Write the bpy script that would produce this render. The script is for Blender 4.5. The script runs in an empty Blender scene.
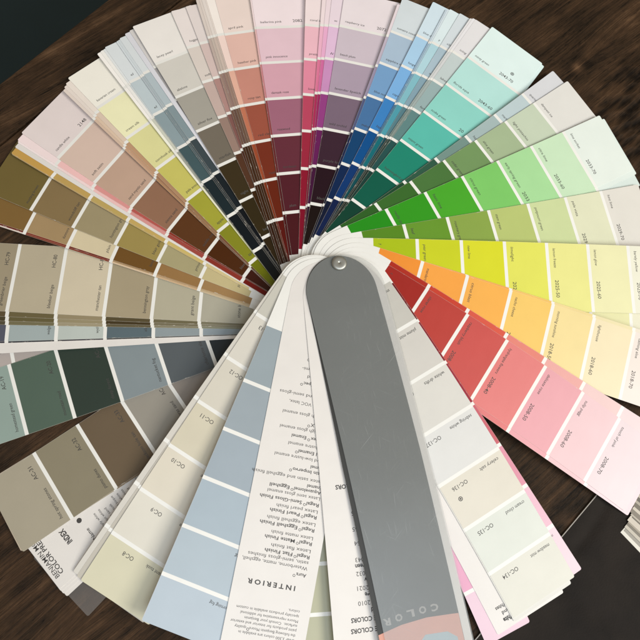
import bpy, bmesh, math
from mathutils import Vector, Matrix
S = 0.032                      # one swatch pitch in metres; geometry below is written in pitches
CAM = (659.1352, -1.1406, -4.3963, 13.5231, .2631, -.0684, .0102)
WORLD, KEY, CEIL = 0.25, 25.0, 15.0
scene = bpy.context.scene
# (key, kind, swatches, angle, offset, r6, pitch, end, z at hinge, z at tip, twist, width, swatch colours tip to hinge)
STRIPS = [
    ('back_plastic', 'plastic', 7, 221.4, -0.205, 2.041, 0.96, 0.077, 0.001, -0.01, 0.012, 0.063, 0.075, 1.52, []),
    ('index_d', 'page', 7, 225.371, -0.215, 2.028, 0.957, 0.076, 0.001, -0.01, 0.02, 0.063, 0.075, 1.52, []),
    ('index_c', 'page', 7, 225.729, -0.189, 2.03, 0.958, 0.076, 0.001, -0.01, 0.027, 0.063, 0.075, 1.52, []),
    ('index_b', 'page', 7, 226.206, -0.186, 2.029, 0.958, 0.076, 0.001, -0.01, 0.035, 0.063, 0.075, 1.52, []),
    ('index_a', 'page', 7, 226.571, -0.181, 2.025, 0.957, 0.075, 0.001, -0.01, 0.042, 0.064, 0.075, 1.52, []),
    ('ac31_under', 'strip', 7, 235.18, -0.363, 2.038, 0.96, 0.077, 0.001, -0.01, 0.05, 0.067, 0.075, 1.52, [(189, 174, 154), (163, 150, 127), (130, 110, 86), (158, 149, 136), (158, 149, 136), (158, 149, 136)]),
    ('ac31', 'strip', 7, 233.734, -0.196, 2.038, 0.96, 0.077, 0.001, -0.01, 0.058, 0.075, 0.075, 1.52, [(169, 160, 141), (141, 132, 111), (107, 91, 72), (154, 148, 138), (144, 135, 127), (124, 116, 106)]),
    ('ac_grey', 'strip', 7, 251.706, -0.172, 1.837, 0.964, 0.1, 0.009, -0.054, 0.065, 0.063, 0.075, 1.52, [(181, 170, 165), (175, 165, 160), (126, 131, 136), (126, 131, 136), (92, 92, 96), (59, 59, 61)]),
    ('ac20', 'strip', 7, 247.985, 0.003, 1.866, 0.97, 0.1, 0.009, -0.054, 0.073, 0.092, 0.075, 1.52, [(147, 164, 156), (83, 101, 89), (49, 61, 54), (134, 144, 148), (88, 94, 98), (44, 51, 56)]),
    ('white_sheet', 'page', 7, 264.677, -0.261, 1.812, 0.976, 0.1, 0.0, -0.003, 0.08, 0.063, 0.075, 1.52, []),
    ('hc_dark', 'strip', 6, 266.417, -0.255, 1.812, 0.976, 0.1, 0.0, -0.003, 0.088, 0.063, 0.075, 1.52, [(47, 47, 62), (41, 45, 56), (47, 47, 59), (41, 45, 52), (59, 61, 67), (59, 59, 62)]),
    ('hc_blue', 'strip', 6, 266.618, -0.247, 1.812, 0.976, 0.1, 0.0, -0.003, 0.095, 0.066, 0.075, 1.52, [(86, 88, 102), (162, 173, 173), (188, 195, 189), (91, 106, 113), (144, 154, 158), (146, 157, 164)]),
    ('hc_olive', 'strip', 6, 269.434, -0.224, 1.787, 0.976, 0.1, -0.0, -0.012, 0.103, 0.063, 0.075, 1.52, [(82, 75, 57), (115, 108, 80), (160, 149, 123), (95, 86, 62), (135, 129, 106), (132, 132, 111)]),
    ('hc_moss', 'strip', 6, 270.041, -0.216, 1.787, 0.976, 0.1, -0.0, -0.012, 0.111, 0.063, 0.075, 1.52, [(73, 64, 42), (100, 91, 59), (151, 139, 109), (66, 54, 31), (117, 109, 86), (129, 124, 104)]),
    ('hc_umber', 'strip', 6, 270.742, -0.205, 1.787, 0.976, 0.1, -0.0, -0.012, 0.118, 0.063, 0.075, 1.52, [(91, 77, 52), (106, 95, 64), (149, 135, 106), (86, 75, 50), (110, 102, 76), (124, 118, 97)]),
    ('hc', 'strip', 6, 271.45, -0.178, 1.787, 0.976, 0.1, -0.0, -0.011, 0.126, 0.063, 0.075, 1.52, [(160, 147, 123), (184, 172, 148), (208, 195, 170), (168, 154, 127), (179, 172, 150), (174, 169, 152)]),
    ('red_brown_low', 'strip', 6, 287.061, -0.275, 1.66, 0.975, 0.1, 0.002, -0.005, 0.133, 0.063, 0.075, 1.52, [(222, 206, 197), (127, 47, 22), (127, 41, 18), (216, 189, 157), (205, 172, 133), (199, 178, 145)]),
    ('red_brown', 'strip', 6, 286.979, -0.238, 1.66, 0.975, 0.1, 0.002, -0.005, 0.141, 0.066, 0.075, 1.52, [(105, 20, 5), (127, 41, 22), (110, 28, 12), (171, 138, 98), (183, 150, 110), (188, 161, 122)]),
    ('brown', 'strip', 6, 287.011, -0.209, 1.66, 0.975, 0.1, 0.002, -0.005, 0.148, 0.069, 0.075, 1.52, [(127, 97, 53), (166, 139, 101), (214, 199, 166), (111, 77, 34), (151, 114, 70), (160, 125, 82)]),
    ('olive', 'strip', 6, 290.787, -0.127, 1.681, 0.984, 0.1, -0.003, -0.062, 0.156, 0.063, 0.075, 1.52, [(112, 96, 53), (135, 113, 77), (159, 145, 112), (158, 139, 80), (169, 159, 120), (197, 182, 136)]),
    ('gold_low', 'strip', 6, 298.992, -0.207, 1.619, 0.969, 0.09, -0.003, -0.062, 0.164, 0.063, 0.075, 1.52, [(172, 139, 75), (183, 150, 81), (194, 161, 87), (194, 167, 93), (206, 178, 105), (217, 195, 134)]),
    ('gold', 'strip', 6, 298.928, -0.186, 1.627, 0.971, 0.091, -0.003, -0.062, 0.171, 0.067, 0.075, 1.52, [(199, 157, 82), (192, 159, 92), (190, 164, 97), (197, 167, 97), (206, 182, 108), (212, 195, 140)]),
    ('cream_sheet', 'page', 7, 300.288, -0.202, 1.651, 0.972, 0.064, -0.003, -0.057, 0.179, 0.063, 0.075, 1.52, []),
    ('pink_white', 'strip', 7, 301.278, -0.21, 1.656, 0.973, 0.065, -0.003, -0.057, 0.186, 0.063, 0.075, 1.52, [(247, 231, 231), (245, 218, 217), (241, 195, 193), (217, 150, 146), (161, 71, 63), (138, 48, 37), (116, 20, 12)]),
    ('coral', 'strip', 7, 300.751, -0.099, 1.67, 0.977, 0.067, -0.003, -0.057, 0.194, 0.065, 0.075, 1.52, [(247, 226, 226), (244, 195, 193), (222, 150, 146), (183, 88, 81), (144, 45, 31), (122, 23, 12), (99, 11, 5)]),
    ('candle', 'strip', 7, 302.164, -0.088, 1.661, 0.99, 0.019, -0.007, -0.11, 0.202, 0.063, 0.075, 1.52, [(232, 218, 216), (218, 192, 178), (195, 163, 143), (147, 108, 85), (91, 53, 25), (73, 35, 5), (60, 17, 5)]),
    ('tan_c', 'strip', 7, 313.302, -0.214, 1.479, 1.004, 0.005, -0.004, -0.03, 0.209, 0.063, 0.075, 1.52, [(231, 216, 206), (215, 187, 165), (202, 162, 132), (182, 137, 97), (161, 117, 76), (117, 72, 37), (83, 48, 12)]),
    ('tan_b', 'strip', 7, 313.893, -0.219, 1.494, 1.008, 0.008, -0.004, -0.03, 0.217, 0.063, 0.075, 1.52, [(235, 222, 213), (222, 196, 172), (195, 153, 121), (161, 117, 85), (148, 106, 71), (105, 62, 34), (81, 43, 10)]),
    ('tan_a', 'strip', 7, 314.596, -0.23, 1.506, 1.011, 0.01, -0.004, -0.03, 0.224, 0.063, 0.075, 1.52, [(240, 228, 218), (223, 201, 182), (191, 151, 116), (178, 137, 102), (152, 113, 76), (119, 74, 43), (87, 51, 18)]),
    ('bav', 'strip', 7, 315.523, -0.224, 1.531, 1.017, 0.014, -0.004, -0.03, 0.232, 0.063, 0.075, 1.52, [(249, 244, 233), (243, 239, 196), (225, 220, 158), (202, 194, 102), (164, 162, 56), (132, 133, 32), (112, 115, 10)]),
    ('cream_b', 'strip', 7, 321.829, -0.179, 1.535, 1.008, 0.081, -0.006, -0.029, 0.239, 0.063, 0.075, 1.52, [(253, 248, 243), (251, 246, 241), (246, 244, 229), (242, 239, 224), (233, 230, 206), (218, 217, 182), (207, 202, 159)]),
    ('cream_a', 'strip', 7, 322.476, -0.174, 1.537, 1.008, 0.081, -0.006, -0.029, 0.247, 0.063, 0.075, 1.52, [(247, 244, 239), (242, 239, 235), (207, 208, 194), (162, 165, 156), (94, 101, 97), (60, 65, 64), (48, 53, 51)]),
    ('slate_c', 'strip', 7, 322.914, -0.153, 1.534, 1.008, 0.08, -0.006, -0.029, 0.255, 0.063, 0.075, 1.52, [(231, 234, 235), (207, 215, 218), (162, 174, 178), (94, 111, 114), (42, 54, 61), (20, 30, 37), (17, 24, 29)]),
    ('slate_b', 'strip', 7, 323.891, -0.221, 1.541, 1.009, 0.082, -0.006, -0.029, 0.262, 0.066, 0.075, 1.52, [(225, 230, 233), (194, 206, 211), (144, 161, 167), (67, 90, 95), (22, 38, 44), (5, 17, 25), (5, 13, 18)]),
    ('slate_b2', 'strip', 7, 324.823, -0.046, 1.534, 1.008, 0.08, -0.006, -0.029, 0.27, 0.063, 0.075, 1.52, [(218, 225, 230), (179, 190, 197), (128, 145, 152), (77, 95, 102), (35, 48, 54), (17, 24, 32), (8, 17, 22)]),
    ('slate_b3', 'strip', 7, 324.957, -0.022, 1.535, 1.008, 0.081, -0.006, -0.029, 0.277, 0.065, 0.075, 1.52, [(213, 220, 224), (173, 186, 192), (123, 140, 147), (72, 86, 93), (28, 41, 48), (11, 20, 29), (8, 17, 22)]),
    ('slate_a', 'strip', 7, 325.377, -0.015, 1.546, 1.01, 0.082, -0.006, -0.029, 0.285, 0.066, 0.075, 1.52, [(222, 227, 230), (182, 195, 201), (135, 152, 158), (60, 72, 78), (20, 30, 37), (5, 13, 22), (5, 8, 16)]),
    ('grey_sheet', 'page', 7, 325.559, 0.124, 1.606, 0.995, 0.158, -0.004, -0.019, 0.292, 0.063, 0.075, 1.52, [(224, 223, 230)]),
    ('taupe', 'strip', 7, 326.418, 0.139, 1.613, 0.996, 0.159, -0.004, -0.019, 0.3, 0.063, 0.075, 1.52, [(218, 213, 211), (164, 161, 161), (126, 122, 123), (79, 72, 71), (29, 22, 18), (20, 15, 10), (17, 8, 5)]),
    ('lacey', 'strip', 7, 328.613, -0.045, 1.613, 0.997, 0.159, -0.004, -0.019, 0.308, 0.103, 0.075, 1.52, [(244, 238, 233), (216, 211, 203), (169, 164, 154), (117, 108, 96), (57, 45, 24), (48, 37, 14), (42, 28, 5)]),
    ('hugger', 'strip', 7, 335.844, -0.028, 1.673, 0.994, 0.075, -0.007, -0.028, 0.315, 0.063, 0.075, 1.52, [(241, 230, 227), (224, 212, 204), (200, 176, 168), (155, 128, 117), (83, 51, 34), (55, 30, 5), (48, 24, 5)]),
    ('mauve', 'strip', 7, 338.858, -0.068, 1.671, 0.987, 0.093, -0.006, -0.011, 0.323, 0.063, 0.075, 1.52, [(234, 222, 219), (217, 194, 189), (178, 138, 132), (130, 88, 83), (76, 40, 28), (57, 27, 10), (48, 17, 5)]),
    ('mocha_d', 'strip', 7, 341.989, -0.207, 1.685, 0.993, 0.1, -0.006, -0.011, 0.33, 0.08, 0.075, 1.52, [(223, 210, 202), (193, 174, 165), (159, 131, 120), (114, 83, 70), (71, 40, 22), (57, 27, 5), (48, 20, 5)]),
    ('mocha_c', 'strip', 7, 342.315, -0.176, 1.685, 0.993, 0.1, -0.006, -0.011, 0.338, 0.08, 0.075, 1.52, [(226, 213, 205), (199, 183, 172), (148, 119, 111), (103, 76, 66), (62, 35, 18), (55, 27, 5), (48, 20, 5)]),
    ('mocha_b', 'strip', 7, 342.338, -0.119, 1.685, 0.993, 0.1, -0.006, -0.011, 0.345, 0.081, 0.075, 1.52, [(232, 221, 214), (206, 187, 176), (154, 126, 113), (110, 83, 68), (69, 38, 18), (55, 27, 5), (48, 20, 5)]),
    ('mocha_a', 'strip', 7, 342.743, -0.094, 1.685, 0.993, 0.1, -0.006, -0.011, 0.353, 0.08, 0.075, 1.52, [(237, 224, 216), (208, 189, 179), (161, 131, 118), (118, 88, 73), (76, 43, 25), (62, 29, 5), (50, 20, 5)]),
    ('shell', 'strip', 7, 342.486, -0.031, 1.685, 0.993, 0.1, -0.006, -0.011, 0.361, 0.083, 0.075, 1.52, [(253, 243, 236), (248, 221, 212), (232, 180, 160), (195, 117, 89), (157, 74, 45), (125, 48, 18), (99, 29, 5)]),
    ('april', 'strip', 7, 344.035, -0.032, 1.657, 0.988, 0.1, -0.004, -0.021, 0.368, 0.075, 0.075, 1.52, [(243, 223, 215), (232, 190, 178), (204, 140, 125), (159, 83, 65), (118, 45, 27), (103, 32, 12), (88, 11, 5)]),
    ('blush_low', 'strip', 7, 350.716, -0.081, 1.688, 0.98, 0.1, -0.007, -0.01, 0.376, 0.063, 0.075, 1.52, [(244, 223, 224), (231, 184, 185), (205, 133, 139), (149, 69, 75), (102, 35, 40), (82, 20, 28), (71, 11, 18)]),
    ('ball', 'strip', 7, 350.594, -0.026, 1.688, 0.98, 0.1, -0.007, -0.01, 0.383, 0.065, 0.075, 1.52, [(249, 232, 236), (234, 200, 211), (218, 166, 181), (162, 103, 124), (101, 44, 58), (81, 26, 38), (71, 17, 25)]),
    ('coralpink', 'strip', 7, 0.51, 0.005, 1.668, 0.969, 0.1, -0.004, -0.003, 0.391, 0.063, 0.075, 1.52, [(249, 231, 232), (244, 190, 203), (229, 139, 164), (188, 69, 97), (157, 37, 62), (141, 16, 45), (126, 5, 37)]),
    ('rosy_b', 'strip', 7, 3.318, 0.048, 1.669, 0.963, 0.1, 0.0, -0.0, 0.399, 0.063, 0.075, 1.52, [(246, 227, 230), (242, 182, 206), (223, 118, 155), (174, 45, 90), (137, 23, 62), (115, 5, 47), (92, 5, 36)]),
    ('rosy_a', 'strip', 7, 4.083, 0.056, 1.669, 0.963, 0.1, 0.0, -0.0, 0.406, 0.063, 0.075, 1.52, [(244, 224, 231), (238, 176, 211), (212, 107, 162), (159, 37, 97), (120, 16, 69), (92, 5, 52), (70, 5, 39)]),
    ('lilac', 'strip', 7, 5.341, 0.024, 1.669, 0.963, 0.1, 0.0, -0.0, 0.414, 0.063, 0.075, 1.52, [(240, 222, 232), (231, 194, 224), (205, 144, 194), (150, 61, 132), (103, 26, 88), (65, 12, 57), (39, 5, 39)]),
    ('rasp', 'strip', 7, 7.739, -0.002, 1.682, 0.963, 0.1, -0.003, 0.021, 0.421, 0.063, 0.075, 1.52, [(239, 227, 231), (209, 194, 205), (175, 157, 175), (123, 103, 121), (58, 33, 49), (34, 10, 24), (19, 5, 5)]),
    ('mauveblue', 'strip', 7, 18.138, -0.037, 1.579, 0.955, 0.1, 0.009, 0.035, 0.429, 0.063, 0.075, 1.52, [(234, 220, 226), (193, 181, 198), (154, 144, 171), (82, 89, 127), (25, 36, 73), (12, 16, 46), (4, 4, 30)]),
    ('blue1', 'strip', 7, 18.463, -0.015, 1.731, 0.966, 0.1, -0.002, 0.048, 0.436, 0.063, 0.075, 1.52, [(216, 224, 229), (173, 194, 215), (119, 161, 204), (71, 115, 164), (12, 65, 111), (4, 36, 78), (4, 19, 49)]),
    ('blue2', 'strip', 7, 24.058, -0.035, 1.759, 0.981, 0.136, -0.004, 0.018, 0.444, 0.063, 0.075, 1.52, [(214, 231, 242), (173, 210, 239), (125, 179, 230), (59, 130, 197), (4, 78, 140), (4, 53, 111), (4, 28, 72)]),
    ('steel_b', 'strip', 7, 26.276, 0.028, 1.74, 0.974, 0.123, -0.01, 0.045, 0.452, 0.063, 0.075, 1.52, [(204, 218, 230), (155, 184, 207), (105, 151, 187), (55, 112, 151), (4, 69, 101), (4, 43, 72), (4, 28, 50)]),
    ('steel_a', 'strip', 7, 26.339, 0.054, 1.749, 0.976, 0.124, -0.01, 0.045, 0.459, 0.066, 0.075, 1.52, [(214, 226, 234), (166, 195, 210), (122, 166, 190), (64, 125, 153), (8, 77, 104), (4, 53, 74), (4, 33, 50)]),
    ('aqua', 'strip', 7, 26.712, 0.054, 1.757, 0.978, 0.126, -0.01, 0.045, 0.467, 0.067, 0.075, 1.52, [(224, 238, 242), (179, 215, 226), (131, 189, 202), (77, 156, 173), (15, 106, 117), (4, 75, 83), (4, 46, 60)]),
    ('greyblue', 'strip', 7, 28.275, 0.112, 1.801, 0.971, 0.13, -0.013, 0.003, 0.474, 0.063, 0.075, 1.52, [(216, 224, 230), (172, 193, 206), (134, 164, 179), (85, 125, 136), (22, 71, 83), (10, 57, 62), (4, 39, 48)]),
    ('pale_b', 'strip', 7, 31.17, 0.011, 1.705, 0.972, 0.18, -0.007, -0.009, 0.482, 0.087, 0.075, 1.52, [(231, 228, 230), (208, 209, 209), (154, 168, 167), (111, 131, 128), (38, 59, 55), (30, 48, 43), (19, 33, 29)]),
    ('pale_a', 'strip', 7, 31.382, 0.032, 1.718, 0.975, 0.182, -0.007, -0.009, 0.489, 0.089, 0.075, 1.52, [(235, 232, 235), (213, 214, 215), (163, 176, 175), (132, 146, 141), (47, 66, 60), (30, 48, 43), (19, 33, 29)]),
    ('greygreen', 'strip', 7, 31.683, 0.064, 1.718, 0.975, 0.182, -0.007, -0.009, 0.497, 0.089, 0.075, 1.52, [(230, 227, 229), (197, 208, 208), (154, 177, 178), (96, 133, 133), (35, 79, 77), (22, 61, 55), (4, 45, 35)]),
    ('minty_low', 'strip', 7, 35.981, -0.001, 1.74, 0.978, 0.122, -0.006, 0.015, 0.505, 0.09, 0.075, 1.52, [(222, 241, 240), (177, 220, 214), (138, 205, 194), (85, 180, 166), (22, 126, 105), (4, 85, 66), (4, 59, 45)]),
    ('minty', 'strip', 7, 35.631, -0.031, 1.74, 0.978, 0.152, -0.006, 0.015, 0.512, 0.101, 0.075, 1.52, [(226, 243, 241), (183, 226, 220), (143, 211, 200), (90, 187, 172), (27, 132, 110), (4, 89, 71), (4, 62, 47)]),
    ('silver', 'strip', 7, 49.649, -0.078, 1.726, 0.964, 0.145, 0.001, 0.027, 0.52, 0.117, 0.075, 1.52, [(215, 215, 219), (190, 206, 210), (165, 184, 184), (115, 143, 136), (44, 86, 67), (24, 71, 44), (18, 71, 39)]),
    ('sage', 'strip', 7, 53.465, -0.172, 1.771, 0.948, 0.23, 0.007, 0.037, 0.527, 0.128, 0.075, 1.52, [(224, 221, 216), (197, 208, 185), (165, 183, 146), (114, 147, 93), (72, 115, 58), (55, 103, 41), (44, 93, 34)]),
    ('g2033_c', 'strip', 7, 65.169, -0.206, 1.756, 0.952, 0.201, 0.007, 0.041, 0.535, 0.097, 0.075, 1.52, [(215, 226, 221), (190, 216, 187), (158, 206, 143), (117, 189, 95), (65, 154, 35), (43, 139, 22), (29, 128, 15)]),
    ('g2033_b', 'strip', 7, 62.669, -0.156, 1.756, 0.952, 0.241, 0.007, 0.041, 0.542, 0.126, 0.075, 1.52, [(223, 232, 226), (195, 222, 189), (164, 212, 150), (119, 193, 99), (67, 160, 38), (45, 145, 25), (29, 133, 16)]),
    ('g2033', 'strip', 7, 62.169, -0.206, 1.756, 0.952, 0.181, 0.007, 0.041, 0.55, 0.14, 0.075, 1.52, [(227, 234, 227), (200, 226, 192), (167, 216, 155), (124, 197, 103), (71, 165, 41), (49, 149, 28), (34, 139, 22)]),
    ('g2029', 'strip', 7, 76.261, -0.178, 1.76, 0.944, 0.1, 0.011, 0.035, 0.558, 0.065, 0.075, 1.52, [(221, 216, 208), (220, 220, 190), (201, 212, 158), (181, 193, 116), (136, 162, 73), (101, 147, 44), (85, 133, 32)]),
    ('yellow_low', 'strip', 7, 90.757, 0.377, 1.787, 0.946, 0.1, 0.004, -0.009, 0.565, 0.063, 0.075, 1.52, [(228, 224, 201), (224, 220, 172), (222, 220, 133), (214, 214, 86), (206, 206, 37), (192, 198, 31), (165, 185, 18)]),
    ('yellow', 'strip', 7, 88.886, -0.162, 1.787, 0.946, 0.1, 0.004, -0.009, 0.573, 0.276, 0.075, 1.52, [(232, 229, 210), (230, 226, 178), (229, 225, 142), (222, 221, 95), (214, 214, 43), (200, 206, 36), (170, 189, 24)]),
    ('orange_low', 'strip', 7, 105.452, -0.175, 1.671, 0.945, 0.1, 0.011, -0.018, 0.58, 0.214, 0.075, 1.52, [(230, 219, 202), (230, 217, 173), (232, 209, 146), (234, 190, 100), (234, 165, 74), (230, 151, 64), (224, 131, 48)]),
    ('orange', 'strip', 7, 106.301, -0.193, 1.671, 0.945, 0.1, 0.011, -0.018, 0.588, 0.213, 0.075, 1.52, [(231, 219, 211), (234, 219, 183), (235, 213, 152), (239, 197, 107), (241, 174, 81), (241, 161, 70), (236, 144, 53)]),
    ('salmon_low', 'strip', 7, 121.115, -0.229, 1.746, 0.943, 0.1, 0.002, 0.0, 0.596, 0.173, 0.075, 1.52, [(226, 205, 207), (228, 194, 192), (228, 165, 159), (224, 130, 117), (213, 87, 69), (197, 64, 46), (173, 44, 30)]),
    ('rose_low', 'strip', 7, 123.217, -0.137, 1.779, 0.951, 0.105, 0.002, 0.0, 0.603, 0.152, 0.075, 1.52, [(225, 200, 206), (227, 187, 192), (226, 160, 168), (219, 121, 121), (193, 74, 73), (177, 56, 52), (153, 37, 32)]),
    ('rose', 'strip', 7, 122.87, -0.101, 1.722, 0.943, 0.1, 0.01, -0.112, 0.611, 0.167, 0.075, 1.52, [(223, 204, 208), (228, 192, 196), (225, 160, 168), (221, 124, 122), (199, 82, 77), (183, 63, 55), (158, 39, 32)]),
    ('ocpink', 'strip', 7, 146.814, -0.228, 1.663, 0.946, 0.097, 0.013, -0.02, 0.618, 0.15, 0.075, 1.52, [(230, 205, 214), (228, 182, 198), (218, 144, 163), (198, 96, 108), (153, 36, 54), (133, 16, 37), (113, 8, 24)]),
    ('ocpink_low', 'strip', 7, 153.18, 0.067, 1.634, 0.992, 0.081, 0.013, -0.102, 0.626, 0.076, 0.075, 0.95, [(231, 199, 212), (227, 163, 190), (219, 143, 164), (199, 93, 107), (154, 36, 54), (133, 17, 37), (113, 8, 25)]),
    ('oc_sheet', 'page', 7, 149.417, 0.004, 1.656, 0.981, 0.019, 0.013, -0.102, 0.633, 0.124, 0.075, 1.52, []),
    ('oc134_low', 'strip', 7, 148.193, -0.14, 1.609, 0.97, 0.082, 0.013, -0.102, 0.641, 0.17, 0.075, 1.34, [(220, 217, 210), (220, 217, 210), (220, 217, 210), (220, 217, 210), (220, 217, 210), (220, 217, 210), (220, 217, 210)]),
    ('oc134', 'strip', 7, 148.193, -0.21, 1.609, 0.97, 0.012, 0.013, -0.102, 0.649, 0.181, 0.075, 1.44, [(219, 216, 205), (217, 219, 210), (220, 213, 199), (219, 217, 214), (215, 211, 204), (208, 203, 196), (197, 193, 185)]),
    ('oc8_u2', 'strip', 7, 212.678, 0.183, 1.518, 0.974, 0.094, 0.014, 0.019, 0.706, 0.087, -0.07, 1.52, [(212, 206, 197), (212, 206, 197), (212, 206, 197), (212, 206, 197), (212, 206, 197), (212, 206, 197), (212, 206, 197)]),
    ('oc8_u1', 'strip', 7, 212.922, 0.049, 1.529, 0.977, 0.096, 0.014, 0.019, 0.714, 0.085, -0.07, 1.52, [(193, 186, 174), (193, 186, 174), (193, 186, 174), (193, 186, 174), (193, 186, 174), (193, 186, 174), (193, 186, 174)]),
    ('oc8', 'strip', 7, 211.298, 0.152, 1.527, 0.976, 0.095, 0.014, 0.019, 0.721, 0.1, -0.07, 1.52, [(212, 206, 179), (221, 215, 202), (220, 211, 194), (211, 202, 180), (214, 207, 193), (216, 210, 199), (201, 197, 186)]),
    ('almond', 'strip', 7, 176.865, 0.155, 1.631, 0.952, -0.007, 0.017, -0.014, 0.729, 0.059, -0.07, 1.52, [(180, 177, 148), (180, 177, 148), (180, 177, 148), (180, 177, 148), (180, 177, 148), (180, 177, 148), (180, 177, 148)]),
    ('bluegrey', 'strip', 6, 200.607, 0.155, 1.631, 0.952, -0.007, 0.017, -0.014, 0.737, 0.463, -0.07, 1.52, [(181, 192, 202), (175, 187, 196), (168, 181, 191), (160, 171, 180), (156, 166, 173), (153, 164, 170)]),
    ('interior', 'page', 7, 189.591, 0.087, 1.631, 0.952, -0.007, 0.017, -0.014, 0.744, 0.381, -0.07, 1.52, []),
    ('contents', 'page', 7, 173.952, -0.062, 1.631, 0.952, -0.007, 0.017, -0.014, 0.752, 0.287, -0.07, 1.52, []),
    ('under_sheet', 'page', 7, 166.599, -0.136, 1.631, 0.952, -0.007, 0.017, -0.041, 0.759, 0.41, 0.0, 1.59, []),
    ('card', 'card', 7, 166.988, -0.054, 1.631, 0.952, -0.007, 0.017, -0.034, 0.767, 0.415, 0.0, 1.56, []),
    ('cover', 'cover', 7, 166.599, -0.136, 1.631, 0.952, -0.007, 0.017, -0.041, 0.774, 0.421, 0.0, 1.62, []),
]
W_END = 8.6

NAMES = {   # printed swatch names (tip -> hinge) and the number printed at the other edge
 'ac31': (['hot spring stones','pismo dunes','jackson hole tan','cape hatteras sand','smokestack grey'], ['AC-31','AC-32','AC-33','AC-34','AC-35']),
 'ac20': (['homestead green','mountain road','deep forest','nantucket fog','charlotte slate','night shade'], ['AC-19','AC-20','AC-21','','','']),
 'hc_blue': (['','wedge','wythe','slate','',''], None),
 'hc': (['greenbrier beige','bleeker beige','manchester tan','bennington gray','grant beige','stone beige'], ['HC-79','HC-80','HC-81','','','']),
 'brown': (['','dunmore','plain','lenox tan','',''], None),
 'olive': (['mustang brown','woodcliff tan','huntington green','blair gold','princeton','pale straw'], None),
 'candle': (['candle white','soft satin','sand mystic sand','sienna sand','saddle soap','bison'], ['2148','','','','','']),
 'bav': (['bavarian cream','cream silk','cornhusk silk','pale avocado','apple','split pea'], None),
 'slate_b': (['el','el','','','',''], None),
 'lacey': (['lacey pearl','abalone','silver fox','starfish','night','bear creek'], None),
 'hugger': (['hugger','soft','',''], None),
 'april': (['april pink','heather pink','rosy tan','red clay','rust',''], None),
 'ball': (['ballerina pink','pink innocence','damask rose','rosewood','bordeaux','plum'], ['2082','','','','','']),
 'coralpink': (['coral b','pretty p','lovely','',''], None),
 'lilac': (['we','li','','','',''], None),
 'rasp': (['raspberry ice','beach plum','lavender lipstick','wild orchid','purple lotus','black'], ['2072','','','','','']),
 'blue1': (['sumatra coast','sapphire ice','blue nova','melody','',''], None),
 'blue2': (['blue dolph','lunge','capri','lapis','',''], None),
 'aqua': (['p','','','','',''], None),
 'greyblue': (['cline','alp','sl','','',''], None),
 'greygreen': (['icing','lakes','fern','','',''], None),
 'minty': (['minty green','florida aqua','scuba green','miami green','hummingbird green'], ['2043-70','2043-60','20','','']),
 'silver': (['quartz','marble','haze','','',''], None),
 'sage': (['dampest ice','light pistachio','aloe green','cedar green','',''], None),
 'g2033_c': (['','','','','',''], ['1-70','','','','','']),
 'g2033': (['lime sorbet','citra lime','early spring green','citrus green','basic lime','really jade'], ['2033-70','2033-60','2033','','','']),
 'g2029': (['hint lime','pale vista','potpourri green','stem green','rosemary green','leaf'], ['2029-70','2029','','','','']),
 'yellow': (['barely yellow','lemon glow','lemon freeze','limelight','new lime','pear green','y'], ['2025-70','2025-60','2025-50','2025','','','']),
 'orange': (['calming aloe','lighthouse','morning sunshine','nacho cheese','citrus blast','mandarin orange'], ['2018-70','2018-60','2018-50','20','','']),
 'rose': (['touch of pink','tulip pegg','delicate rose','hydrangea flowers','raspberry blush','claret rose','c'], ['2008-70','2008-60','2008-50','2008-40','2008-30','20','']),
 'ocpink': (['ne','','','',''], None),
 'ocpink_low': (['','','',''], ['C-70','','','']),
 'oc134': (['meadow mist','cream cloud','celery salt','sebring white','white drifts','plume mist','snow'], ['OC-134','OC-135','OC-136','OC-137','OC-138','','']),
 'oc8': (['elephant tusk','mayonnaise','maritime white','paper white','muslin','balboa',''], ['OC-8','OC-9','OC-10','OC-11','OC-12','OC-13','']),
 'almond': (['almond','almond','almond','','','',''], None),
 'bluegrey': (['morning fog','sterling','misty','','',''], None),
}
LABEL = {'olive':'olive brown to straw colour strip','hc':'beige colour strip with six swatches','rose':'pale pink to deep red colour strip',
 'orange':'cream to orange colour strip','yellow':'pale yellow to lime colour strip','g2033':'pale mint to bright green colour strip',
 'minty':'pale mint to deep teal colour strip','rasp':'pale lilac to black plum colour strip','ball':'pale pink to dark plum colour strip',
 'lacey':'pale grey to dark brown colour strip','bav':'cream to olive yellow colour strip','candle':'pale beige to dark brown colour strip',
 'oc134':'off white colour strip numbered OC-134','oc8':'off white colour strip numbered OC-8','bluegrey':'blue grey colour strip',
 'ac20':'grey green colour strip numbered AC-20','ac31':'taupe colour strip numbered AC-31','blue1':'pale grey to navy colour strip',
 'blue2':'pale sky to deep blue colour strip','brown':'brown and tan colour strip','g2029':'cream to moss green colour strip',
 'sage':'pale stone to sage green colour strip','interior':'white page of printed paint finishes headed INTERIOR',
 'contents':'white page listing colour numbers','index_a':'white index page','back_plastic':'see-through back cover',
 'hugger':'pale beige to brown colour strip','april':'pale pink to rust colour strip','coralpink':'pale pink to crimson colour strip'}

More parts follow.
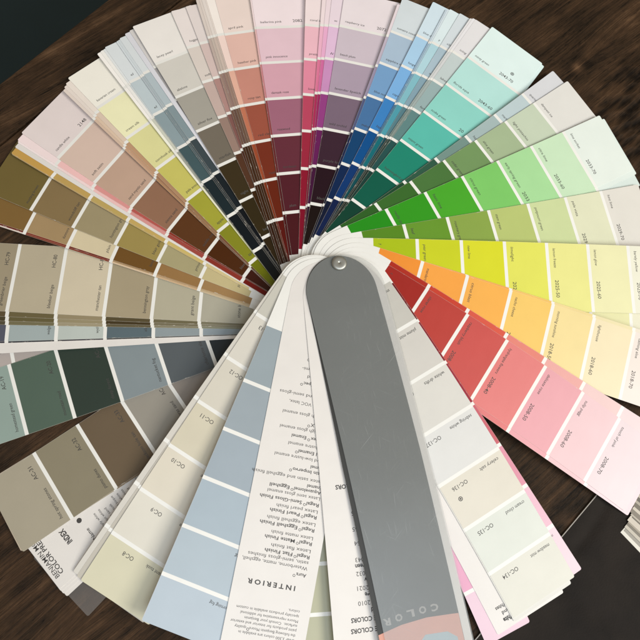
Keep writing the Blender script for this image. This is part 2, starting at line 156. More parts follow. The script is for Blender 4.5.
# ------------------------------------------------------------------ helpers
def lin(v):
    return tuple((c/12.92 if c < .04045 else ((c+.055)/1.055)**2.4) for c in v)
def rgbcol(c):
    return lin([v/255 for v in c])
def link(o):
    scene.collection.objects.link(o); return o
def new_obj(name, me, parent=None):
    o = link(bpy.data.objects.new(name, me))
    if parent: o.parent = parent
    return o
def mesh(name, V, F, mat, smooth=False):
    me = bpy.data.meshes.new(name); me.from_pydata([tuple(c*S for c in v) for v in V], [], F)
    if mat: me.materials.append(mat)
    if smooth: me.polygons.foreach_set('use_smooth', [True]*len(me.polygons))
    me.update(); return me
def node_mat(name):
    m = bpy.data.materials.new(name); m.use_nodes = True
    nt = m.node_tree; b = nt.nodes['Principled BSDF']; return m, nt, b
def nd(nt, typ, **kw):
    n = nt.nodes.new(typ)
    for k, v in kw.items():
        if k.startswith('i_'):
            key = k[2:]; key = int(key) if key.isdigit() else key.replace('_',' ')
            n.inputs[key].default_value = v
        else: setattr(n, k, v)
    return n
def math_n(nt, op, a, b=None, clamp=False):
    n = nt.nodes.new('ShaderNodeMath'); n.operation = op; n.use_clamp = clamp
    for i, v in enumerate((a, b)):
        if v is None: continue
        if isinstance(v, (int, float)): n.inputs[i].default_value = v
        else: nt.links.new(v, n.inputs[i])
    return n.outputs[0]
def mixc(nt, f, a, b):
    n = nt.nodes.new('ShaderNodeMix'); n.data_type = 'RGBA'
    for sock, v in ((n.inputs['Factor'], f), (n.inputs['A'], a), (n.inputs['B'], b)):
        if isinstance(v, (int, float)): sock.default_value = v
        elif isinstance(v, tuple): sock.default_value = (*v[:3], 1)
        else: nt.links.new(v, sock)
    return n.outputs['Result']

# ------------------------------------------------------------------ materials
def paper_mat():
    m, nt, b = node_mat('printed card'); L = nt.links.new
    at = nd(nt, 'ShaderNodeAttribute', attribute_name='Col')
    uv = nd(nt, 'ShaderNodeUVMap'); sp = nd(nt, 'ShaderNodeSeparateXYZ'); L(uv.outputs[0], sp.inputs[0])
    # chipped print along the cut edges (u = distance from the nearest long edge)
    n1 = nd(nt, 'ShaderNodeTexNoise', i_Scale=7.0, i_Detail=4.0, i_Roughness=.7)
    mp = nd(nt, 'ShaderNodeMapping'); mp.inputs['Scale'].default_value = (6, .8, 1); L(uv.outputs[0], mp.inputs[0]); L(mp.outputs[0], n1.inputs[0])
    thr = math_n(nt, 'SUBTRACT', n1.outputs[0], .595)
    wid = math_n(nt, 'MULTIPLY', thr, .28)
    f = math_n(nt, 'GREATER_THAN', wid, sp.outputs[0])
    edge = math_n(nt, 'LESS_THAN', sp.outputs[0], .006)
    f2 = math_n(nt, 'MAXIMUM', math_n(nt, 'MULTIPLY', f, .8), math_n(nt, 'MULTIPLY', edge, .35))
    col = mixc(nt, f2, at.outputs['Color'], (.62, .57, .5)); col.node.blend_type = 'LIGHTEN'
    # faint fibre/print mottling
    tc = nd(nt, 'ShaderNodeTexCoord')
    n2 = nd(nt, 'ShaderNodeTexNoise', i_Scale=60.0, i_Detail=5.0); L(tc.outputs['Object'], n2.inputs[0])
    hs = nd(nt, 'ShaderNodeHueSaturation'); L(col, hs.inputs['Color'])
    L(math_n(nt, 'ADD', math_n(nt, 'MULTIPLY', n2.outputs[0], .10), .95), hs.inputs['Value'])
    L(hs.outputs[0], b.inputs['Base Color'])
    n3 = nd(nt, 'ShaderNodeTexNoise', i_Scale=35.0, i_Detail=3.0); L(tc.outputs['Object'], n3.inputs[0])
    L(math_n(nt, 'ADD', math_n(nt, 'MULTIPLY', n3.outputs[0], .16), .27), b.inputs['Roughness'])
    b.inputs['Specular IOR Level'].default_value = .33
    n4 = nd(nt, 'ShaderNodeTexNoise', i_Scale=14.0, i_Detail=2.0); L(tc.outputs['Object'], n4.inputs[0])
    bp = nd(nt, 'ShaderNodeBump', i_Strength=.25, i_Distance=.0015); L(n4.outputs[0], bp.inputs['Height']); L(bp.outputs[0], b.inputs['Normal'])
    return m
def plain(name, col, rough=.5, spec=.5, metal=0, noise=.08, nscale=80):
    m, nt, b = node_mat(name)
    tc = nd(nt, 'ShaderNodeTexCoord'); n = nd(nt, 'ShaderNodeTexNoise', i_Scale=float(nscale), i_Detail=5.0)
    nt.links.new(tc.outputs['Object'], n.inputs[0])
    hs = nd(nt, 'ShaderNodeHueSaturation'); hs.inputs['Color'].default_value = (*col, 1)
    nt.links.new(math_n(nt, 'ADD', math_n(nt, 'MULTIPLY', n.outputs[0], 2*noise), 1-noise), hs.inputs['Value'])
    nt.links.new(hs.outputs[0], b.inputs['Base Color'])
    b.inputs['Roughness'].default_value = rough; b.inputs['Specular IOR Level'].default_value = spec; b.inputs['Metallic'].default_value = metal
    return m
def wood_mat():
    m, nt, b = node_mat('dark stained wood'); L = nt.links.new
    tc = nd(nt, 'ShaderNodeTexCoord')
    rot = nd(nt, 'ShaderNodeMapping'); rot.inputs['Rotation'].default_value = (0, 0, -math.radians(41)); rot.inputs['Scale'].default_value = (1/S, 1/S, 1/S)
    L(tc.outputs['Object'], rot.inputs[0])
    base = rot.outputs[0]
    # broad wander of the grain
    nw = nd(nt, 'ShaderNodeTexNoise', i_Scale=.10, i_Detail=1.0); L(base, nw.inputs[0])
    off = math_n(nt, 'MULTIPLY', math_n(nt, 'SUBTRACT', nw.outputs[0], .5), .7)
    sp = nd(nt, 'ShaderNodeSeparateXYZ'); L(base, sp.inputs[0])
    y = math_n(nt, 'ADD', sp.outputs[1], off)
    kn_mask = None
    ca, sa = math.cos(math.radians(-41)), math.sin(math.radians(-41))
    for kx, ky, r in ((6.02, 5.84, .55), (4.9, -4.9, .9), (-5.6, -7.6, .7), (-8.2, 3.2, .6)):
        X, Y = ca*kx - sa*ky, sa*kx + ca*ky
        dx = math_n(nt, 'MULTIPLY', math_n(nt, 'SUBTRACT', sp.outputs[0], X), .45)
        dy = math_n(nt, 'SUBTRACT', sp.outputs[1], Y)
        d2 = math_n(nt, 'ADD', math_n(nt, 'MULTIPLY', dx, dx), math_n(nt, 'MULTIPLY', dy, dy))
        e = math_n(nt, 'EXPONENT', math_n(nt, 'MULTIPLY', d2, -1/(r*r)))
        y = math_n(nt, 'ADD', y, math_n(nt, 'MULTIPLY', math_n(nt, 'MULTIPLY', e, .16), math_n(nt, 'SIGN', dy)))
        ex = math_n(nt, 'MULTIPLY', math_n(nt, 'SUBTRACT', sp.outputs[0], X), 1.0)
        d3 = math_n(nt, 'ADD', math_n(nt, 'MULTIPLY', ex, ex), math_n(nt, 'MULTIPLY', dy, dy))
        core = math_n(nt, 'EXPONENT', math_n(nt, 'MULTIPLY', d3, -1/(r*r*.09)))
        ring = math_n(nt, 'EXPONENT', math_n(nt, 'MULTIPLY', d3, -1/(r*r*.45)))
        kn_mask = (core, ring) if kn_mask is None else (math_n(nt,'MAXIMUM',kn_mask[0],core), math_n(nt,'MAXIMUM',kn_mask[1],ring))
    cb = nd(nt, 'ShaderNodeCombineXYZ'); L(sp.outputs[0], cb.inputs[0]); L(y, cb.inputs[1]); L(sp.outputs[2], cb.inputs[2])
    def grain(sx, sy, detail, rough):
        mp = nd(nt, 'ShaderNodeMapping'); mp.inputs['Scale'].default_value = (sx, sy, 1); L(cb.outputs[0], mp.inputs[0])
        n = nd(nt, 'ShaderNodeTexNoise', i_Scale=1.0, i_Detail=detail, i_Roughness=rough); L(mp.outputs[0], n.inputs[0]); return n.outputs[0]
    g1 = grain(.16, 5.0, 10.0, .75); g2 = grain(.7, 34.0, 5.0, .8); g3 = grain(.5, 1.1, 8.0, .68)
    v = math_n(nt, 'ADD', math_n(nt, 'MULTIPLY', g1, .38), math_n(nt, 'MULTIPLY', g2, .31))
    v = math_n(nt, 'ADD', v, math_n(nt, 'MULTIPLY', g3, .43))
    ck = grain(.22, 3.2, 5.0, .6)
    line = math_n(nt, 'SUBTRACT', 1., math_n(nt, 'MULTIPLY', math_n(nt, 'ABSOLUTE', math_n(nt, 'SUBTRACT', ck, .5)), 95.), clamp=True)
    ck2 = grain(.5, 11.0, 4.0, .6)
    line2 = math_n(nt, 'SUBTRACT', 1., math_n(nt, 'MULTIPLY', math_n(nt, 'ABSOLUTE', math_n(nt, 'SUBTRACT', ck2, .56)), 40.), clamp=True)
    v = math_n(nt, 'SUBTRACT', v, math_n(nt, 'ADD', math_n(nt, 'MULTIPLY', line, .06), math_n(nt, 'MULTIPLY', line2, .045)))
    # rough, peeling bark-like patch by the right end
    vo = nd(nt, 'ShaderNodeTexVoronoi', i_Scale=1.0); mp = nd(nt, 'ShaderNodeMapping'); mp.inputs['Scale'].default_value = (2.4, 6, 1); L(cb.outputs[0], mp.inputs[0]); L(mp.outputs[0], vo.inputs[0])
    X, Y = ca*8.2 - sa*4.9, sa*8.2 + ca*4.9
    pdx = math_n(nt, 'SUBTRACT', sp.outputs[0], X); pdy = math_n(nt, 'SUBTRACT', sp.outputs[1], Y)
    pd = math_n(nt, 'ADD', math_n(nt, 'MULTIPLY', math_n(nt, 'MULTIPLY', pdx, pdx), .14), math_n(nt, 'MULTIPLY', math_n(nt, 'MULTIPLY', pdy, pdy), .5))
    patch = math_n(nt, 'MULTIPLY', math_n(nt, 'EXPONENT', math_n(nt, 'MULTIPLY', pd, -1.)), 1.25, clamp=True)
    v = math_n(nt, 'SUBTRACT', v, math_n(nt, 'MULTIPLY', math_n(nt, 'MULTIPLY', patch, math_n(nt,'SUBTRACT',.75,vo.outputs[0])), .22))
    v = math_n(nt, 'SUBTRACT', v, math_n(nt, 'MULTIPLY', math_n(nt, 'SUBTRACT', kn_mask[1], math_n(nt, 'MULTIPLY', kn_mask[0], 1.7)), .13))
    cr = nd(nt, 'ShaderNodeValToRGB'); L(v, cr.inputs[0]); e = cr.color_ramp.elements
    e[0].position = .43; e[0].color = (.005, .0028, .0015, 1); e[1].position = .715; e[1].color = (.16, .088, .045, 1)
    x = e.new(.5); x.color = (.024, .0138, .0072, 1); x = e.new(.6); x.color = (.060, .032, .016, 1)
    L(cr.outputs[0], b.inputs['Base Color'])
    L(math_n(nt, 'ADD', math_n(nt, 'MULTIPLY', g2, .3), .42), b.inputs['Roughness'])
    b.inputs['Specular IOR Level'].default_value = .12
    h = math_n(nt, 'ADD', math_n(nt, 'MULTIPLY', g2, .6), math_n(nt, 'MULTIPLY', math_n(nt, 'MULTIPLY', patch, vo.outputs[0]), 2.6))
    bp = nd(nt, 'ShaderNodeBump', i_Strength=.7, i_Distance=.0012); L(h, bp.inputs['Height']); L(bp.outputs[0], b.inputs['Normal'])
    return m
def frosted_mat(name, veil, amount):
    m, nt, b = node_mat(name); L = nt.links.new
    tc = nd(nt, 'ShaderNodeTexCoord')
    b.inputs['Base Color'].default_value = (*veil, 1); b.inputs['Roughness'].default_value = .26; b.inputs['Specular IOR Level'].default_value = 1.0
    # hairline scratches in several directions
    sm = nd(nt, 'ShaderNodeTexNoise', i_Scale=18.0, i_Detail=4.0); L(tc.outputs['Object'], sm.inputs[0])
    tot = None
    for a, sc, th in ((22, 26, .72), (71, 31, .70), (128, 22, .73), (-33, 37, .74), (84, 40, .70)):
        m0_ = nd(nt, 'ShaderNodeMapping'); m0_.inputs['Rotation'].default_value = (0, 0, math.radians(a)); L(tc.outputs['Object'], m0_.inputs[0]); mp = nd(nt, 'ShaderNodeMapping'); mp.inputs['Scale'].default_value = (sc*1.5, sc*95, 1); L(m0_.outputs[0], mp.inputs[0])
        n = nd(nt, 'ShaderNodeTexNoise', i_Scale=1.0, i_Detail=1.0); L(mp.outputs[0], n.inputs[0])
        f = math_n(nt, 'MULTIPLY', math_n(nt, 'SUBTRACT', n.outputs[0], th), 14., clamp=True)
        tot = f if tot is None else math_n(nt, 'MAXIMUM', tot, f)
    tr = nd(nt, 'ShaderNodeBsdfTransparent'); mx = nd(nt, 'ShaderNodeMixShader')
    fac = math_n(nt, 'ADD', math_n(nt, 'ADD', math_n(nt, 'MULTIPLY', math_n(nt, 'MULTIPLY', tot, math_n(nt, 'MULTIPLY', math_n(nt, 'SUBTRACT', sm.outputs[0], .42), 5., clamp=True)), .20), amount-.03), math_n(nt, 'MULTIPLY', sm.outputs[0], .06), clamp=True)
    L(fac, mx.inputs[0]); L(tr.outputs[0], mx.inputs[1]); L(b.outputs[0], mx.inputs[2]); L(mx.outputs[0], nt.nodes['Material Output'].inputs['Surface'])
    return m

# ------------------------------------------------------------------ strip geometry
class Strip:
    def __init__(s, row):
        (s.key, s.kind, s.n, ang, s.off, s.r6, s.pit, s.e, s.q, s.c, s.z0, s.A, s.sl, s.W, cols) = row
        a = math.radians(ang); s.d = (math.sin(a), math.cos(a)); s.l = (math.cos(a), -math.sin(a))
        s.cols = [rgbcol(c) for c in cols]
        s.R = s.r6 + 6*s.pit + s.e
        if s.kind in ('card', 'cover'): s.R = 8.9
    def sep(s, k): return s.r6 + (6-k)*s.pit + s.q*k*(6-k)
    def z(s, r, l):
        t = min(max((r-.6)/7.1, 0), 1.15)
        return s.z0*(1-t**1.2) + s.A*t**1.2 - s.sl*t**.5*l
    def pt(s, r, l, dz=0):
        o = l+s.off+s.c*r/2*(1-r/8)
        return (s.d[0]*r + s.l[0]*o, s.d[1]*r + s.l[1]*o, s.z(r, l)+dz)

WHITE = lin((.93, .92, .90)); PAGE = lin((.895, .872, .853)); EDGE = lin((.90, .87, .81))
def build_strip(st, name, mat, parent, idx, thick=.0046):
    h0 = st.W/2; root = -.43 if st.kind in ('card', 'cover') else -.3; rc = root + h0; R = st.R
    rs = {round(rc - h0*math.cos(a*math.pi/2/14), 4) for a in range(1, 15)}
    rs.add(root+.001)
    n = st.n; seps = []
    if st.kind == 'strip':
        seps = [st.sep(k) for k in range(1, n)]; c0 = st.sep(n)-.14 if n == 6 else st.sep(6) - st.pit
        rs.add(round(c0, 4))
        for q in seps: rs |= {round(q-.036, 4), round(q+.036, 4)}
    q = rc
    while q < R-.2: rs.add(round(q, 4)); q += .31
    rs |= {round(R-.03, 4), round(R-.009, 4), round(R, 4)}
    rs = sorted(r for r in rs if r <= R+1e-6)
    V, F, C, U = [], [], [], []
    def hw(r): return base_hw(r)*(1-(.085*max(0, 1-(r-root)/4.2) if st.kind == 'card' else 0))
    def base_hw(r):
        if r < rc: return math.sqrt(max(h0*h0-(r-rc)**2, 1e-6))
        if r > R-.006: return h0-.028
        if r > R-.02: return h0-.009
        return h0
    for r in rs:
        h = hw(r)
        for l in (-h, h):
            V.append(st.pt(r, l)); V.append(st.pt(r, l, -thick))
    def colour(r):
        if st.kind != 'strip': return st.cols[0] if st.cols else PAGE
        if r < c0: return WHITE
        k = 0
        for q in seps:
            if abs(r-q) < .036: return WHITE
            if r < q: k += 1
        return st.cols[min(k, len(st.cols)-1)]
    for j in range(len(rs)-1):
        a = 4*j; b_ = a+4; m = (rs[j]+rs[j+1])/2; c = colour(m); y0, y1 = rs[j]+idx*13.7, rs[j+1]+idx*13.7
        # the top is cut in two along the middle so that u runs inwards from both long edges
        h1, h2 = hw(rs[j]), hw(rs[j+1])
        ma, mb = len(V), len(V)+1; V.append(st.pt(rs[j], 0)); V.append(st.pt(rs[j+1], 0))
        F += [(a, ma, mb, b_), (ma, a+2, b_+2, mb)]; C += [c, c]
        U += [[(0, y0), (h1, y0), (h2, y1), (0, y1)], [(h1, y0+5), (0, y0+5), (0, y1+5), (h2, y1+5)]]
        F += [(a+1, b_+1, b_+3, a+3), (a, b_, b_+1, a+1), (a+2, a+3, b_+3, b_+2)]; C += [EDGE]*3
        U += [[(.5, 0)]*4]*3
    e = 4*(len(rs)-1)
    F += [(e, e+2, e+3, e+1), (0, 1, 3, 2)]; C += [EDGE]*2; U += [[(.5, 0)]*4]*2
    me = mesh(name, V, F, mat)
    ca = me.color_attributes.new('Col', 'FLOAT_COLOR', 'CORNER'); uv = me.uv_layers.new(name='UVMap')
    i = 0
    for f, c, u in zip(F, C, U):
        for k in range(4):
            ca.data[i].color = (*c, 1); uv.data[i].uv = u[k]; i += 1
    return new_obj(name, me, parent)

# ------------------------------------------------------------------ lettering
_cache = {}
def glyphs(text, bold=0., shear=0., space=1.):
    key = (text, bold, shear, space)
    if key not in _cache:
        cu = bpy.data.curves.new('lettering', 'FONT'); cu.body = text; cu.size = 1; cu.resolution_u = 2
        cu.offset = bold; cu.shear = shear; cu.space_character = space
        ob = link(bpy.data.objects.new('lettering', cu)); bpy.context.view_layer.update()
        me = bpy.data.meshes.new_from_object(ob.evaluated_get(bpy.context.evaluated_depsgraph_get()))
        V = [v.co.copy() for v in me.vertices]; F = [tuple(p.vertices) for p in me.polygons]
        bpy.data.objects.remove(ob); bpy.data.curves.remove(cu); bpy.data.meshes.remove(me)
        _cache[key] = (V, F)
    return _cache[key]
class Letters:
    def __init__(s, st): s.st = st; s.V = []; s.F = []
    def add(s, text, r, l, size, cw=None, align='L', bold=0., shear=0., space=1., lmax=None):
        if not text: return
        if '®' in text:
            head, tail = text.split('®', 1); c_ = cw or size*.5
            s.add(head, r, l, size, cw, align, bold, shear, space)
            s.disc(r+size*.62, l+c_*(len(head)+.75), .026, .017, 10)
            if tail.strip(' ,'): s.add(tail.strip(), r, l+c_*(len(head)+1.9), size, cw, align, bold, shear, space)
            return
        V, F = glyphs(text, bold, shear, space)
        if not V: return
        x0 = min(v.x for v in V); x1 = max(v.x for v in V)
        sx = (cw*len(text)/(x1-x0)) if cw else size
        w = (x1-x0)*sx; lx = l if align == 'L' else l-w if align == 'R' else l-w/2
        b = len(s.V)
        for v in V: s.V.append(s.st.pt(r + v.y*size, lx + (v.x-x0)*sx, .0011))
        s.F += [tuple(i+b for i in f) for f in F]
    def disc(s, r, l, R, hole=0, n=14, dz=.0011):
        b = len(s.V)
        for i in range(n):
            a = 2*math.pi*i/n; s.V.append(s.st.pt(r+R*math.cos(a), l+R*math.sin(a), dz))
        if hole:
            for i in range(n):
                a = 2*math.pi*i/n; s.V.append(s.st.pt(r+hole*math.cos(a), l+hole*math.sin(a), dz))
            s.F += [(b+i, b+(i+1) % n, b+n+(i+1) % n, b+n+i) for i in range(n)]
        else: s.F.append(tuple(b+i for i in range(n)))
    def build(s, mat, parent, name='lettering'):
        if not s.V: return None
        # print belongs to the surface it is printed on: append its faces to that part's mesh
        me = parent.data; b0 = len(me.vertices); nv = len(s.V)
        bm = bmesh.new(); bm.from_mesh(me); me.materials.append(mat); mi = len(me.materials)-1
        vs = [bm.verts.new(tuple(c*S for c in v)) for v in s.V]
        for f in s.F:
            try: bm.faces.new([vs[i] for i in f]).material_index = mi
            except ValueError: pass
        bm.to_mesh(me); bm.free(); return parent

# ------------------------------------------------------------------ the fan deck
PAPER = paper_mat(); INK = plain('black print', (.065, .06, .057), .5, .3); INKD = plain('grey print on dark swatch', (.10, .095, .09), .5, .3)
CARD = plain('charcoal printed card', (.030, .029, .026), .5, .4)
SALMON = plain('salmon print', (.70, .33, .25), .5, .4); BLUEP = plain('blue print', (.40, .50, .55), .5, .4); DOT = plain('pale print', (.34, .31, .29), .5, .4)
COVER = frosted_mat('frosted clear plastic', (.47, .49, .48), .20); BACKC = frosted_mat('thin clear plastic', (.30, .28, .27), .22)
STEEL = plain('brushed steel', (.46, .46, .43), .5, .5, 1.0, .10, 500)

deck = link(bpy.data.objects.new('paint_fan_deck', None)); deck.empty_display_size = .02
deck['label'] = 'large paint colour fan deck spread into a full circle on the dark wooden table'; deck['category'] = 'fan deck'
objs = {}
for idx, row in enumerate(STRIPS):
    st = Strip(row)
    if st.kind == 'strip': nm, mt, th = 'colour_strip', PAPER, .0046
    elif st.kind == 'page': nm, mt, th = 'printed_page', PAPER, .0040
    elif st.kind == 'plastic': nm, mt, th = 'back_cover', BACKC, .006
    elif st.kind == 'card': nm, mt, th = 'front_card', CARD, .006
    else: nm, mt, th = 'front_cover', COVER, .014; 
    if st.kind == 'page' and not st.key.startswith(('index', 'interior', 'contents')): nm = 'blank_page'
    if st.kind == 'cover': st.z0 += .024; st.A += .024
    if st.kind == 'plastic': th = .006
    o = build_strip(st, nm, mt, deck, idx, th)
    if st.key in LABEL: o['label'] = LABEL[st.key]
    if st.kind == 'card': o['label'] = 'charcoal card with a salmon end under the frosted cover'
    if st.kind == 'cover': o['label'] = 'scratched frosted plastic front cover'
    objs[st.key] = (st, o)
    if st.key in NAMES:
        nms, codes = NAMES[st.key]; T = Letters(st); TD = Letters(st)
        big = st.key in ('oc134', 'oc8', 'ac31', 'ac20', 'hc')
        for k, t in enumerate(nms):
            if k >= st.n: break
            base = (st.sep(k+1) if k+1 <= 6 else st.sep(6)-st.pit) + .13
            c = st.cols[min(k, len(st.cols)-1)]; lum = .3*c[0]+.6*c[1]+.1*c[2]
            tgt = TD if lum < .035 else T
            tgt.add(t, base, -st.W/2+.12, .098 if big else .090, cw=.040 if big else .0365, bold=.002, shear=.12)
        for k, t in enumerate(codes or []):
            if k >= st.n: break
            base = (st.sep(k+1) if k+1 <= 6 else st.sep(6)-st.pit) + (.16 if big else .13)
            T.add(t, base, st.W/2 - (.20 if big else .30), .115, cw=.058 if big else .055, align='R' if len(t) > 4 else 'L', bold=.004) if len(t) > 4 else T.add(t, base, st.W/2-.62, .115, cw=.058, bold=.004)
        if st.key == 'minty': T.disc(st.sep(1)+.36, .33, .045, .030); T.disc(st.sep(1)+.36, .33, .018)
        if st.key == 'oc134': T.disc(st.sep(3)+.42, .47, .045, .030); T.disc(st.sep(3)+.42, .47, .018)
        T.build(INK, o); TD.build(INKD, o)

# index page at the back
st, o = objs['index_a']; T = Letters(st)
T.add('BENJAMIN MOORE', 7.70, -.575, .125, cw=.079, bold=.004); T.add('COLOR PREVIEW', 7.60, -.565, .125, cw=.084, bold=.016)
T.add('INDEX', 7.16, -.235, .15, cw=.062, bold=.035); T.add('Name', 6.80, -.49, .10, cw=.062, bold=.01)
T.add('No.', 6.80, .1, .10, cw=.062, bold=.01)
for j in range(22): T.add(('simply white','navajo white','linen sand','ivory tusk','almond bisque')[j % 5], 6.55-j*.11, -.49, .07, cw=.032)
T.disc(6.85, -.02, .05); T.build(INK, o)

# the page headed INTERIOR
st, o = objs['interior']; T = Letters(st)
L0 = -.56
para = ['Over 3,300 colors are available in', 'the following Benjamin Moore® quality', 'paint products for interior and exterior', 'surfaces.  Consult your Benjamin', 'Moore representative for additional', 'specialty products available in custom', 'colors.']
for t, r in zip(para, (6.94, 6.855, 6.77, 6.69, 6.61, 6.525, 6.44)): T.add(t, r-.03, L0, .072, cw=.0305)
T.add('INTERIOR', 6.01, -.40, .12, cw=.112, bold=.03, space=1.5)
rows = [(5.80,'Aura®',1),(5.674,'Waterborne, matte, eggshell,',0),(5.575,'satin, semi-gloss finishes',0),(5.47,'Regal® Flat Finish',1),(5.365,'Latex flat finish',0),
 (5.23,'Regal® Matte Finish',1),(5.13,'Latex matte finish',0),(4.985,'Regal® Eggshell Finish',1),(4.88,'Latex eggshell finish',0),(4.745,'Regal® Pearl Finish',1),
 (4.645,'Latex pearl finish',0),(4.52,'Regal® Semi-Gloss Finish',1),(4.40,'Latex semi gloss enamel',0),(4.29,'Aquavelomel® Eggshell',1),(4.20,'Enamel',1),
 (4.09,'Latex satin and eggshell finish',0),(3.94,'Satin Impervo®',1),(3.84,'Enamel',1),(3.71,'Alkyd low-lustre enamel',0),(3.59,'Regal Enamel®',1),
 (3.47,'High lustre enamel',0),(3.32,'Impervex® Enamel',1),(3.18,'Latex high gloss enamel',0),(3.06,'Impervo X®',1),(2.89,'Alkyd high gloss enamel',0),
 (2.68,'Low and no VOC latex,',0),(2.52,'satin, flat and semi-gloss',0),(2.29,'Super SuperSpec®',1),(2.15,'Latex flat, and',0),(2.0,'gloss, alkyd semi-',0),(1.79,'Moorcraft Hide®',1),(1.64,'Primer and',0),(1.27,'Alkyd enamel',1)]
for r, t, b_ in rows: T.add(t, r-.03, L0, .092, cw=.0475 if b_ else .0440, bold=.015 if b_ else 0., shear=.0)
T.build(INK, o)

# the page of colour numbers
st, o = objs['contents']; T = Letters(st)
for r, l, t, b_ in ((6.76,.43,'OFF WHITE COLORS',1),(6.572,.41,'WHITE COLORS',1),(6.426,.015,'Red',2),(6.294,.25,'2000 - 2010',0),(6.151,.108,'Orange',2),(6.03,.24,'2011 - 2021',0),
 (5.887,.092,'Yellow',2),(5.773,.235,'2022 - 2032',0),(5.638,.24,'Green',2),(5.523,.227,'2033 - 2043',0),(5.226,.217,'2044 - 2054',0),(4.97,.229,'2055 - 2065',0),(4.677,.219,'2066 - 2075',0),(4.17,.48,'CLASSIC COLORS',1)):
    T.add(t, r-.03, l, .115, cw=.063 if b_ == 1 else .052, align='R', bold=.03 if b_ else 0.)
T.build(INK, o)
st, o = objs['oc_sheet']; T = Letters(st)
T.add('White', 7.36, .28, .12, cw=.05, bold=.04); T.add('and', 7.24, .34, .10, cw=.05, bold=.02); T.add('Whites', 7.12, .3, .10, cw=.045, bold=.02); T.build(INK, o)

# print on the charcoal card: a salmon end with a blue patch and a row of pale dots
st, o = objs['card']
P = Letters(st); h = st.W/2-.004
top = [(-h, 6.80), (-.654, 6.785), (-.174, 6.738), (.32, 6.755), (h, 6.83)]
n = len(top)
for l, r in top: P.V.append(st.pt(r, l, .0012))
for l, r in top: P.V.append(st.pt(8.86, l, .0012))
P.F = [(i, i+1, n+i+1, n+i) for i in range(n-1)]
po = P.build(SALMON, o, 'salmon_print')
P = Letters(st)
for l, r in ((-.66, 7.19), (-.5, 7.06), (-.08, 7.02), (.04, 7.12), (.04, 7.6), (-.66, 7.6)): P.V.append(st.pt(r, l, .0024))
P.F = [tuple(range(6))]; P.build(BLUEP, o, 'blue_print')
P = Letters(st)
for j, ch in enumerate('COLOR'): P.add(ch, 6.545 + (.0, -.008, .0, .02, .045)[j], -.43+j*.233, .17, cw=.14, bold=.04)
P.build(DOT, o)

# rivet
st = objs['cover'][0]; rz = st.z0
prof = [(0, .040), (.018, .040), (.026, .050), (.034, .052), (.10, .050), (.128, .047), (.148, .036), (.158, .018), (.160, .0)]
V, F = [], []
N = 40
for r, zz in prof:
    for i in range(N):
        a = 2*math.pi*i/N; V.append((.079+r*math.cos(a), .265+r*math.sin(a), rz+zz))
for j in range(len(prof)-1):
    for i in range(N): F.append((j*N+i, (j+1)*N+i, (j+1)*N+(i+1) % N, j*N+(i+1) % N))
rv = new_obj('rivet', mesh('rivet', V, F, STEEL, True), deck); rv['label'] = 'round steel rivet holding the deck together'

# ------------------------------------------------------------------ table, mat, floor
WOOD = wood_mat()
def box_prism(outline, z0, z1):
    n = len(outline); V = [(x, y, z1) for x, y in outline] + [(x, y, z0) for x, y in outline]
    return V, [tuple(range(n))] + [tuple(range(2*n-1, n-1, -1))] + [(i, n+i, n+(i+1) % n, (i+1) % n) for i in range(n)]
def bev(o, w, seg=2):
    m = o.modifiers.new('bevel', 'BEVEL'); m.width = w*S; m.segments = seg; m.limit_method = 'ANGLE'
e0 = (-7.589, 4.605); e1 = (-5.404, 7.030); dl = math.hypot(e1[0]-e0[0], e1[1]-e0[1])
u = ((e1[0]-e0[0])/dl, (e1[1]-e0[1])/dl); nrm = (u[1], -u[0])      # nrm points onto the table
def tp(a, b_): return (e0[0]+u[0]*a+nrm[0]*b_, e0[1]+u[1]*a+nrm[1]*b_)
table = link(bpy.data.objects.new('wooden_table', None)); table.empty_display_size = .05
table['label'] = 'dark brown rustic wooden tabletop with knots and a plank seam, under the fan deck'; table['category'] = 'table'
bounds = [0, 1.18, 25.]
for j in range(2):
    g_ = .022
    V, F = box_prism([tp(-16, bounds[j]+(g_ if j else 0)), tp(30, bounds[j]+(g_ if j else 0)), tp(30, bounds[j+1]-g_), tp(-16, bounds[j+1]-g_)][::-1] if False else
                     [tp(-16, bounds[j+1]-g_), tp(30, bounds[j+1]-g_), tp(30, bounds[j]+(g_ if j else 0)), tp(-16, bounds[j]+(g_ if j else 0))], -1.2, 0)
    o = new_obj('plank', mesh('plank', V, F, WOOD), table); bev(o, .02)

def mat_mat():
    m, nt, b = node_mat('dark leather'); L = nt.links.new
    tc = nd(nt, 'ShaderNodeTexCoord'); n = nd(nt, 'ShaderNodeTexNoise', i_Scale=30.0, i_Detail=6.0); L(tc.outputs['Object'], n.inputs[0])
    cr = nd(nt, 'ShaderNodeValToRGB'); L(n.outputs[0], cr.inputs[0]); e = cr.color_ramp.elements
    e[0].position = .3; e[0].color = (.008, .0058, .0045, 1); e[1].position = .75; e[1].color = (.021, .0152, .0115, 1)
    L(cr.outputs[0], b.inputs['Base Color']); b.inputs['Roughness'].default_value = .7; b.inputs['Specular IOR Level'].default_value = .15
    n2 = nd(nt, 'ShaderNodeTexVoronoi', i_Scale=900.0); L(tc.outputs['Object'], n2.inputs[0])
    bp = nd(nt, 'ShaderNodeBump', i_Strength=.25, i_Distance=.0003); L(n2.outputs[0], bp.inputs['Height']); L(bp.outputs[0], b.inputs['Normal'])
    return m
